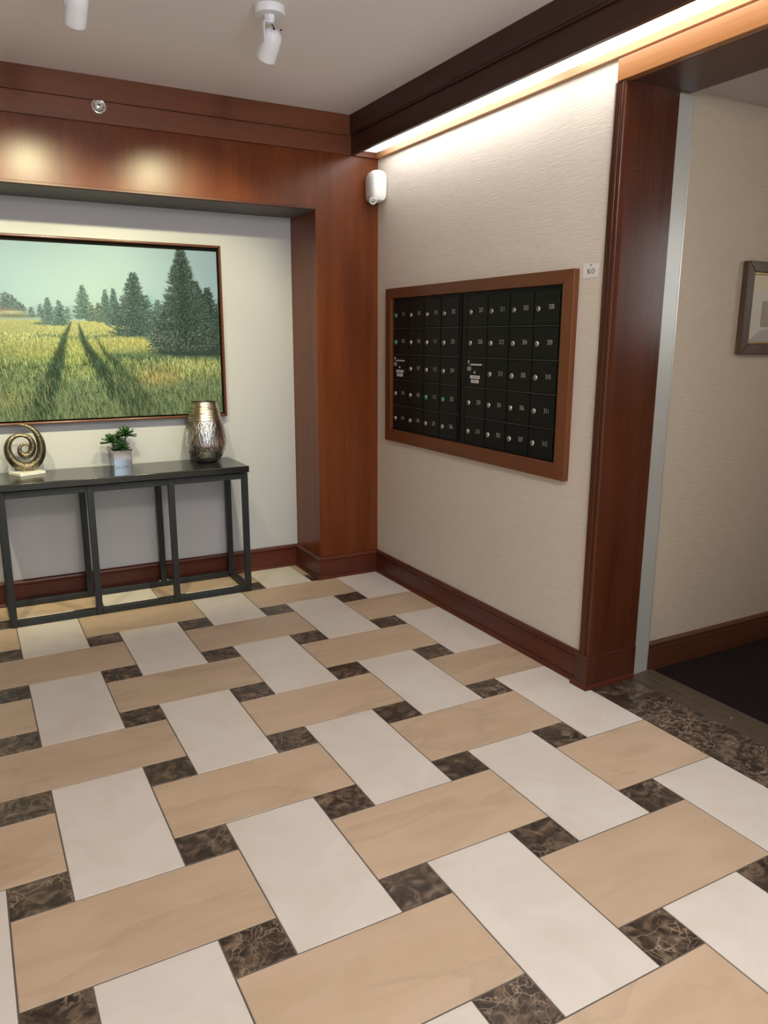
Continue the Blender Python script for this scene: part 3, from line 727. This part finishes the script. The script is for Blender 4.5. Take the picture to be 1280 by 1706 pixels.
# ---- succulent in a mirrored cube
PC = Vector((-0.276, 3.486))
pl = thing('potted_succulent', 'small green succulent in a mirrored glass cube, between spiral and silver vase', 'plant', (PC.x, PC.y, TT))
hs = 0.0505; ph = 0.094
bm = bmesh.new(); inn = hs - 0.003
bx(bm, PC.x - hs, PC.x + hs, PC.y - hs, PC.y + hs, TT, TT + 0.006)
for s in (-1, 1):
    bx(bm, *sorted((PC.x + s * inn, PC.x + s * hs)), PC.y - hs, PC.y + hs, TT + 0.006, TT + ph)
    bx(bm, PC.x - inn, PC.x + inn, *sorted((PC.y + s * inn, PC.y + s * hs)), TT + 0.006, TT + ph)
obj('cube_pot', bm, mirror_glass, pl, bevel=0.001)
obj('soil', box(PC.x - inn, PC.x + inn, PC.y - inn, PC.y + inn, TT + 0.006, TT + ph - 0.006), soil_mat, pl)
def leaf_mesh():
    bm = bmesh.new(); st = []
    for f, wv, h in ((0, 0.10, 0.0), (0.25, 0.55, 0.02), (0.5, 0.95, 0.03), (0.75, 1.0, 0.05), (0.92, 0.6, 0.08)):
        st.append([bm.verts.new((f, wv * 0.25, h + 0.03)), bm.verts.new((f, 0, h - 0.07)), bm.verts.new((f, -wv * 0.25, h + 0.03)), bm.verts.new((f, 0, h + 0.045))])
    for a_, b_ in zip(st, st[1:]):
        for i in range(4): bm.faces.new((a_[i], a_[(i + 1) % 4], b_[(i + 1) % 4], b_[i]))
    tip = bm.verts.new((1.0, 0, 0.12))
    for i in range(4): bm.faces.new((st[-1][i], st[-1][(i + 1) % 4], tip))
    bm.faces.new(st[0])
    return mesh_of(bm, 'leaf', leaf_mat, True)
LEAF = leaf_mesh()
def rosette(base, top, size, n, seedv):
    rr = random.Random(seedv); base, top = Vector(base), Vector(top)
    mid = base.lerp(top, 0.5) + Vector((rr.uniform(-0.004, 0.004), 0, -0.003))
    st = obj('stem', tube([base, mid, top], [0.0042, 0.0036, 0.0034], 7), stem_mat, pl, smooth=True)
    for k in range(n):
        f = k / n
        el = math.radians(-14 + 82 * f ** 1.2); az = k * 2.399963 + rr.uniform(-0.2, 0.2)
        lo = bpy.data.objects.new('leaf', LEAF); COL.objects.link(lo)
        lo.parent = st; lo.matrix_parent_inverse = Matrix.Translation(-Vector(pl.location)) @ Matrix.Identity(4)
        s = size * rr.uniform(0.85, 1.12) * (1.05 - 0.35 * f)
        d = Vector((math.cos(az) * math.cos(el), math.sin(az) * math.cos(el) * 0.85, math.sin(el)))
        M3 = d.to_track_quat('X', 'Z').to_matrix().to_4x4()
        lo.matrix_parent_inverse = Matrix.Identity(4)
        lo.matrix_basis = Matrix.Translation(top + d * 0.002 - Vector((0, 0, 0.006 * (1 - f)))) @ M3 @ Matrix.Diagonal((s, s, s, 1))
def wp(u, v, y): return px_on_y(u, v, y)
zs = TT + ph - 0.008
rosette((PC.x + 0.022, PC.y - 0.012, zs), wp(209.5, 723, PC.y - 0.015), 0.060, 22, 3)
rosette((PC.x - 0.022, PC.y - 0.010, zs), wp(184.5, 735, PC.y - 0.020), 0.056, 20, 5)
rosette((PC.x - 0.006, PC.y + 0.008, zs), wp(196.5, 731, PC.y + 0.006), 0.046, 16, 8)
rosette((PC.x - 0.002, PC.y - 0.022, zs), wp(202.5, 745.5, PC.y - 0.024), 0.056, 18, 13)
rosette((PC.x + 0.006, PC.y + 0.024, zs), wp(206, 747, PC.y + 0.024), 0.046, 12, 21)

# ---- silver vase
VC = Vector((0.198, 3.410, TT))
vs = thing('mercury_glass_vase', 'tall silver-gold mercury glass vase with ribbed body, at the right end of the console', 'vase', VC)
HV = 0.354
VALL = [(0.0, 0.056), (0.012, 0.064), (0.04, 0.075), (0.10, 0.0920), (0.20, 0.1085), (0.30, 0.1165), (0.40, 0.1170), (0.50, 0.1135), (0.60, 0.1060), (0.70, 0.0970), (0.78, 0.0905), (0.86, 0.0845), (0.94, 0.0785), (1.0, 0.0735)]
VP = [(0.0, 0.0)] + [(r_, f_ * HV) for f_, r_ in VALL if f_ <= 0.70]
NK = [(r_ + 0.0008, f_ * HV) for f_, r_ in VALL if f_ >= 0.70] + [(0.0715, HV + 0.0005), (0.0720, HV * 0.97), (0.0820, HV * 0.86), (0.0940, HV * 0.71)]
def fine(pr, k=4):
    out = []
    for i in range(len(pr) - 1):
        for s in range(k):
            out.append(tuple(pr[i][c] + (pr[i + 1][c] - pr[i][c]) * s / k for c in (0, 1)))
    return out + [pr[-1]]
bm = lathe(fine(VP), VC, 96, cap=False)
ph_ = [random.uniform(0, 6.28) for _ in range(96)]
for vtx in bm.verts:
    d = Vector((vtx.co.x - VC.x, vtx.co.y - VC.y, 0)); r_ = d.length
    if r_ > 0.03:
        k = int(round((math.atan2(d.y, d.x) % (2 * math.pi)) / (2 * math.pi) * 96)) % 96
        vtx.co += d.normalized() * (0.0009 * (1 if k % 2 else -1) + 0.0005 * math.sin((vtx.co.z - TT) * 90 + ph_[k])) * min(1, (vtx.co.z - TT) / 0.03)
obj('body', bm, vase_low, vs, smooth=True)
bm = lathe(fine(NK[:5], 5) + NK[5:], VC, 64, cap=False)
for i, vtx in enumerate(bm.verts):
    d = Vector((vtx.co.x - VC.x, vtx.co.y - VC.y, 0))
    vtx.co += d.normalized() * (0.0012 * math.sin((vtx.co.z - TT) * 700) + random.uniform(-0.0005, 0.0005))
obj('neck_band', bm, vase_high, vs, smooth=True)

# ---- mailboxes: oak-brown surround and two black banks
FR = thing('mailbox_surround', 'mitred reddish-brown wood frame around the black mailboxes', 'frame', (XW, 2.235, 0.875))
FO = (1.437, 3.033, 0.875, 1.756); FI = (1.502, 2.968, 0.944, 1.699); FXX = 1.198
frameY = wood('surround_along_y', 'y', (0.110, 0.032, 0.010), (0.195, 0.062, 0.019), 0.38)
frameZ = wood('surround_upright', 'z', (0.110, 0.032, 0.010), (0.195, 0.062, 0.019), 0.38)
O = [(FO[0], FO[2]), (FO[1], FO[2]), (FO[1], FO[3]), (FO[0], FO[3])]; I = [(FI[0], FI[2]), (FI[1], FI[2]), (FI[1], FI[3]), (FI[0], FI[3])]
for k in range(4):
    k2 = (k + 1) % 4
    obj('frame_board', prism([O[k], O[k2], I[k2], I[k]], FXX, XW, 'x'), frameY if k % 2 == 0 else frameZ, FR, bevel=0.0022)
rows = [1.684, 1.5315, 1.384, 1.237, 1.088, 0.9475]
def text_obj(s, size, mat, sx=1.0):
    me = text_mesh(s, size)
    for vtx in me.vertices: vtx.co.x *= sx
    me.materials.clear(); me.materials.append(mat); return me
# text lies in local XY; turn it to face the room on the right wall: local x -> -y, local y -> z
FACE = Matrix(((0, 0, -1, 0), (-1, 0, 0, 0), (0, 1, 0, 0), (0, 0, 0, 1)))
def door_mesh(wd, hd, mat=box_black):
    bm = bmesh.new(); t = 0.0075
    bx(bm, -t, 0, -wd / 2, wd / 2, -hd / 2, hd / 2)
    return bm
XP = 1.2225     # face of the banks behind the doors
def lock_mesh(mat):
    bm = lathe([(0.0122, 0), (0.0122, 0.003), (0.0105, 0.006), (0.0, 0.0064)], (0, 0, 0), 22, Vector((-1, 0, 0)), cap=False)
    nf = len(bm.faces)
    bx(bm, -0.0070, -0.0060, -0.0016, 0.0016, -0.0055, 0.0055)
    bm.faces.ensure_lookup_table()
    for f in bm.faces[nf:]: f.material_index = 1
    me_ = mesh_of(bm, 'lock', [mat, dark_hole], True)
    return me_
LOCK, LOCKG = lock_mesh(lock_metal), lock_mesh(lock_green)
def child(name, me_, parent, world):
    o = bpy.data.objects.new(name, me_); COL.objects.link(o); o.parent = parent
    pw = parent.location if parent.parent is None else parent['_w']
    o.location = Vector(world) - Vector(pw); return o
def bank(y_hi, y_lo, numbers, label, greens):
    t = thing('mailbox_bank', label, 'mailboxes', (XP, (y_hi + y_lo) / 2, 0.944), 'mailbox banks in the wood surround')
    obj('cabinet', box(XP, XW, (2.2495 if y_lo > 2.25 else y_lo - 0.028), (2.2485 if y_hi < 2.25 else y_hi + 0.001), 0.9445, 1.6985), box_black, t)
    bm = bmesh.new()
    for a, b in ((y_lo - 0.012, y_lo - 0.003), (y_hi + 0.003, y_hi + 0.010)): 
        if b < 2.967: bx(bm, XP - 0.006, XP, a, b, 0.9475, 1.690)
    bx(bm, XP - 0.006, XP, y_lo - 0.012, min(y_hi + 0.010, 2.966), 1.6865, 1.6935)
    obj('bezel', bm, box_black, t, bevel=0.001)
    wd = (y_hi - y_lo) / 4
    for r_ in range(1, 5):
        obj('shelf_lip', box(XP - 0.0095, XP, y_lo, y_hi, rows[r_] - 0.0016, rows[r_] + 0.0016), plain('lip_black', (0.05, 0.05, 0.048), 0.35) if 'lip_black' not in bpy.data.materials else bpy.data.materials['lip_black'], t)
    cache = {}
    for c in range(4):
        yc = y_hi - wd * (c + 0.5)
        for r_ in range(5):
            num = numbers[c][r_]; h = rows[r_] - rows[r_ + 1]; zc = (rows[r_] + rows[r_ + 1]) / 2
            hk = round(h, 4)
            if hk not in cache: cache[hk] = mesh_of(door_mesh(wd - 0.007, h - 0.0085), 'door', box_black)
            d = bpy.data.objects.new('door', cache[hk]); COL.objects.link(d); d.parent = t
            d.location = Vector((XP, yc, zc)) - Vector(t.location)
            W = Vector((XP, yc, zc)); bv = d.modifiers.new('bevel', 'BEVEL'); bv.width = 0.0012; bv.segments = 1
            def sub(nm, me_, dy, dz, dx=-0.0075):
                o = bpy.data.objects.new(nm, me_); COL.objects.link(o); o.parent = d; o.location = (dx, dy, dz); return o
            if num:
                sub('lock', LOCKG if (c, r_) in greens else LOCK, wd * 0.5 - 0.034, -0.004)
                o = sub('number', text_obj(num, 0.030, grey_ink, 0.80), -wd * 0.5 + 0.054, 0.002, -0.0080)
                o.matrix_local = Matrix.Translation(o.location) @ FACE
            else:
                def plate(nm, mat, y0, z0, w_, h_, th=0.0012, dx=-0.0075):
                    bm = box(-th, 0, -w_ / 2, w_ / 2, -h_ / 2, h_ / 2); return sub(nm, mesh_of(bm, nm, mat), y0, z0, dx)
                plate('mail_slot', dark_hole, -0.010, 0.050, 0.100, 0.018)
                bm = bmesh.new(); va = [bm.verts.new(q) for q in ((0, -0.048, 0.004), (0, 0.048, 0.004), (-0.011, 0.048, -0.004), (-0.011, -0.048, -0.004))]; bm.faces.new(va)
                vb = [bm.verts.new(q.co + Vector((0.0006, 0, -0.0012))) for q in va]; bm.faces.new(vb[::-1])
                for i in range(4): bm.faces.new((va[i], va[(i + 1) % 4], vb[(i + 1) % 4], vb[i]))
                sub('slot_flap', mesh_of(bm, 'slot_flap', steel), -0.010, 0.040)
                sub('key_lock', LOCK, 0.062, 0.050).scale = (0.35, 0.55, 0.9)
                plate('sticker', sticker_grey, 0.056, 0.018, 0.032, 0.020)
                sub('small_lock', LOCK, 0.006, 0.002).scale = (1, 0.62, 0.62)
                for z0, w_, dash in ((-0.022, 0.080, (-0.020, -0.006, 0.006, 0.024)), (-0.043, 0.064, (-0.014, -0.002, 0.010))):
                    pz = plate('white_label', card_white, 0.004, z0, w_, 0.0155)
                    bm = bmesh.new()
                    for k_, dy in enumerate(dash): bx(bm, -0.0016, -0.0011, -dy - 0.005, -dy + 0.004, -0.002, 0.002)
                    for f in bm.faces: f.material_index = 0
                    sub('label_print', mesh_of(bm, 'label_print', ink), 0.004, z0, -0.0075)
    return t
bank(2.966, 2.284, [['101', '102', None, '103', '104'], ['105', '106', '107', '108', '109'], ['110', '111', '112', '113', '201'], ['202', '203', '204', '205', '206']],
     'black mailbox bank nearest the corner, numbered 101 to 206, with four green locks', {(0, 0), (0, 1), (2, 3), (3, 3)})
bank(2.214, 1.531, [['207', '208', None, '209', '210'], ['211', '212', '213', '301', '302'], ['303', '304', '305', '306', '307'], ['308', '309', '310', '311', '312']],
     'black mailbox bank nearest the hall opening, numbered 207 to 312, all locks silver', set())

# ---- NO card
sg = thing('paper_sign', 'small white card reading NO on the wallpaper beside the mailbox frame', 'sign', (XW, 1.373, 1.715))
cb = bmesh.new()
cpts = [(1.4155, 1.7155), (1.3305, 1.7175), (1.3275, 1.7685), (1.4150, 1.7725)]
cb = prism(cpts, XW - 0.0022, XW - 0.0004, 'x')
obj('card', cb, card_white, sg)
def serif(strokes_, name):
    bm = bmesh.new()
    for (y0, z0), (y1, z1), th in strokes_:
        dv = Vector((y1 - y0, z1 - z0)).normalized(); n_ = Vector((-dv.y, dv.x)) * th / 2
        q = [(y0 + n_.x, z0 + n_.y), (y1 + n_.x, z1 + n_.y), (y1 - n_.x, z1 - n_.y), (y0 - n_.x, z0 - n_.y)]
        prism(q, XW - 0.0030, XW - 0.0020, 'x', bm)
    obj(name, bm, ink, sg)
def L(cy, cz, pts): return [((cy - a * 0.001, cz + b * 0.001), (cy - c * 0.001, cz + d_ * 0.001), th * 0.001) for a, b, c, d_, th in pts]
serif(L(1.3835, 1.7405, [(-6, -9, -6, 9, 1.6), (6, -9, 6, 9, 1.6), (-6.5, 9, 6, -9, 2.6), (-9, 9, -4, 9, 1.2), (-9, -9, -3, -9, 1.2), (3, 9, 9, 9, 1.2)]), 'letter_n')
ring_ = [(8 * math.cos(k * math.pi / 10), 9.3 * math.sin(k * math.pi / 10)) for k in range(21)]
serif(L(1.3595, 1.7410, [(ring_[k][0], ring_[k][1], ring_[k + 1][0], ring_[k + 1][1], 1.4 + 1.3 * abs(ring_[k][0]) / 8) for k in range(20)]), 'letter_o')
obj('tack', lathe([(0.003, 0), (0.0025, 0.003), (0.0, 0.004)], (XW - 0.0020, 1.372, 1.7645), 10, Vector((-1, 0, 0)), cap=False), ink, sg)

# ---- emergency light high in the corner
el = thing('emergency_light', 'white rounded emergency light fixed high in the corner of pillar and wall', 'light', (1.176, YP, 2.24))
bm = bmesh.new(); rings = []
for f, sx_, sz_ in ((0, 0.80, 0.90), (0.25, 0.93, 0.97), (0.6, 1.0, 1.0), (0.85, 0.95, 0.97), (0.97, 0.82, 0.89), (1.0, 0.60, 0.72)):
    ring = []
    for k in range(36):
        a_ = 2 * math.pi * k / 36; ex = 2 / 3.4
        cx_ = math.copysign(abs(math.cos(a_)) ** ex, math.cos(a_)); cz_ = math.copysign(abs(math.sin(a_)) ** ex, math.sin(a_))
        ring.append(bm.verts.new((1.1785 + 0.0475 * sx_ * cx_ + (1 - sx_) * 0.02, YP - 0.002 - 0.122 * f, 2.3255 + 0.087 * sz_ * cz_)))
    rings.append(ring)
for a_, b_ in zip(rings, rings[1:]):
    for k in range(36): bm.faces.new((a_[k], a_[(k + 1) % 36], b_[(k + 1) % 36], b_[k]))
bm.faces.new(rings[0]); bm.faces.new(rings[-1])
obj('housing', bm, white_plastic, el, smooth=True)
hd = Vector((1.139, YP - 0.100, 2.243)); dv = Vector((-0.25, -0.9, -0.25)).normalized()
h = obj('lamp_head', lathe([(0.006, -0.016), (0.015, -0.012), (0.0185, 0.0), (0.0195, 0.016), (0.0165, 0.017), (0.014, 0.010), (0.0, 0.008)], hd, 24, dv, cap=False), white_plastic, el, smooth=True)
obj('lens', lathe([(0.0135, 0.0105), (0.0100, 0.0135), (0.004, 0.015), (0.0, 0.0152)], hd, 20, dv, cap=False), plain('lamp_lens', (0.36, 0.37, 0.38), 0.15, metal=0.5), h, smooth=True)

# ---- sidewall sprinkler on the wood band
sp = thing('fire_sprinkler', 'chrome sidewall sprinkler with round dish on the wood band above the niche', 'sprinkler', (-0.315, 3.164, 2.565))
ax = Vector((0, -1, 0)); c = Vector((-0.315, 3.164, 2.5655))
obj('escutcheon', lathe([(0.0365, 0.0), (0.0365, 0.003), (0.034, 0.006), (0.030, 0.007), (0.024, 0.003), (0.016, 0.002), (0.0, 0.002)], c, 40, ax, cap=False), chrome, sp, smooth=True)
obj('body', lathe([(0.010, 0.0), (0.010, 0.018), (0.007, 0.022), (0.003, 0.030), (0.003, 0.040)], c + Vector((0, 0, 0.004)), 14, ax), chrome, sp)
bm = bmesh.new()
for k in range(6):
    a_ = k * math.pi / 3 + 0.3
    q = c + Vector((math.cos(a_) * 0.009, -0.041, 0.006 + math.sin(a_) * 0.007))
    tube([c + Vector((0, -0.040, 0.006)), q, q + Vector((math.cos(a_) * 0.007, 0.003, math.sin(a_) * 0.005))], [0.0026, 0.0026, 0.0016], 6, bm)
obj('deflector', bm, chrome, sp)
obj('hood', box(c.x - 0.014, c.x + 0.014, c.y - 0.050, c.y - 0.036, c.z + 0.0125, c.z + 0.0140), chrome, sp)
for s in (-1, 1): obj('frame_arm', tube([c + Vector((s * 0.009, -0.016, 0.004)), c + Vector((s * 0.011, -0.028, 0.004)), c + Vector((s * 0.003, -0.040, 0.005))], 0.0018, 6), chrome, sp)

# ---- framed print in the hall, only its left part in view
hp = thing('framed_print', 'dark wood framed print with gold fillet on the hall wall at right', 'picture', (2.25, 1.232, 1.416))
HX0, HX1, HZ0, HZ1 = 1.958, 2.55, 1.413, 1.803
hall_frame = wood('walnut_frame', 'z', (0.05, 0.028, 0.016), (0.11, 0.066, 0.040), 0.4)
mitre_frame(hp, 'f', hall_frame, HX0, HX1, HZ0, HZ1, 0.045, 1.198, 1.231, bevel=0.004)
mitre_frame(hp, 'f', plain('gold_fillet', (0.50, 0.36, 0.15), 0.3, metal=0.8), HX0 + 0.045, HX1 - 0.045, HZ0 + 0.045, HZ1 - 0.045, 0.008, 1.204, 1.231, bevel=0.002, nm='fillet')
obj('print_sheet', box(HX0 + 0.053, HX1 - 0.053, 1.214, 1.229, HZ0 + 0.053, HZ1 - 0.053), plain('print_cream', (0.52, 0.47, 0.37), 0.35), hp)
obj('print_ground', prism([(HX0 + 0.053, HZ0 + 0.053), (HX1 - 0.053, HZ0 + 0.053), (HX1 - 0.053, HZ0 + 0.16), (2.09, HZ0 + 0.10)], 1.2130, 1.2140, 'y'), plain('print_grey', (0.36, 0.33, 0.27), 0.35), hp)
obj('print_sky', box(HX0 + 0.053, HX1 - 0.053, 1.2130, 1.2140, HZ1 - 0.12, HZ1 - 0.053), plain('print_ochre', (0.56, 0.47, 0.30), 0.35), hp)
obj('print_house', prism([(2.09, 1.53), (2.40, 1.53), (2.40, 1.70), (2.20, 1.70), (2.13, 1.64), (2.09, 1.64)], 1.2125, 1.2130, 'y'), plain('print_brown', (0.30, 0.24, 0.16), 0.35), hp)
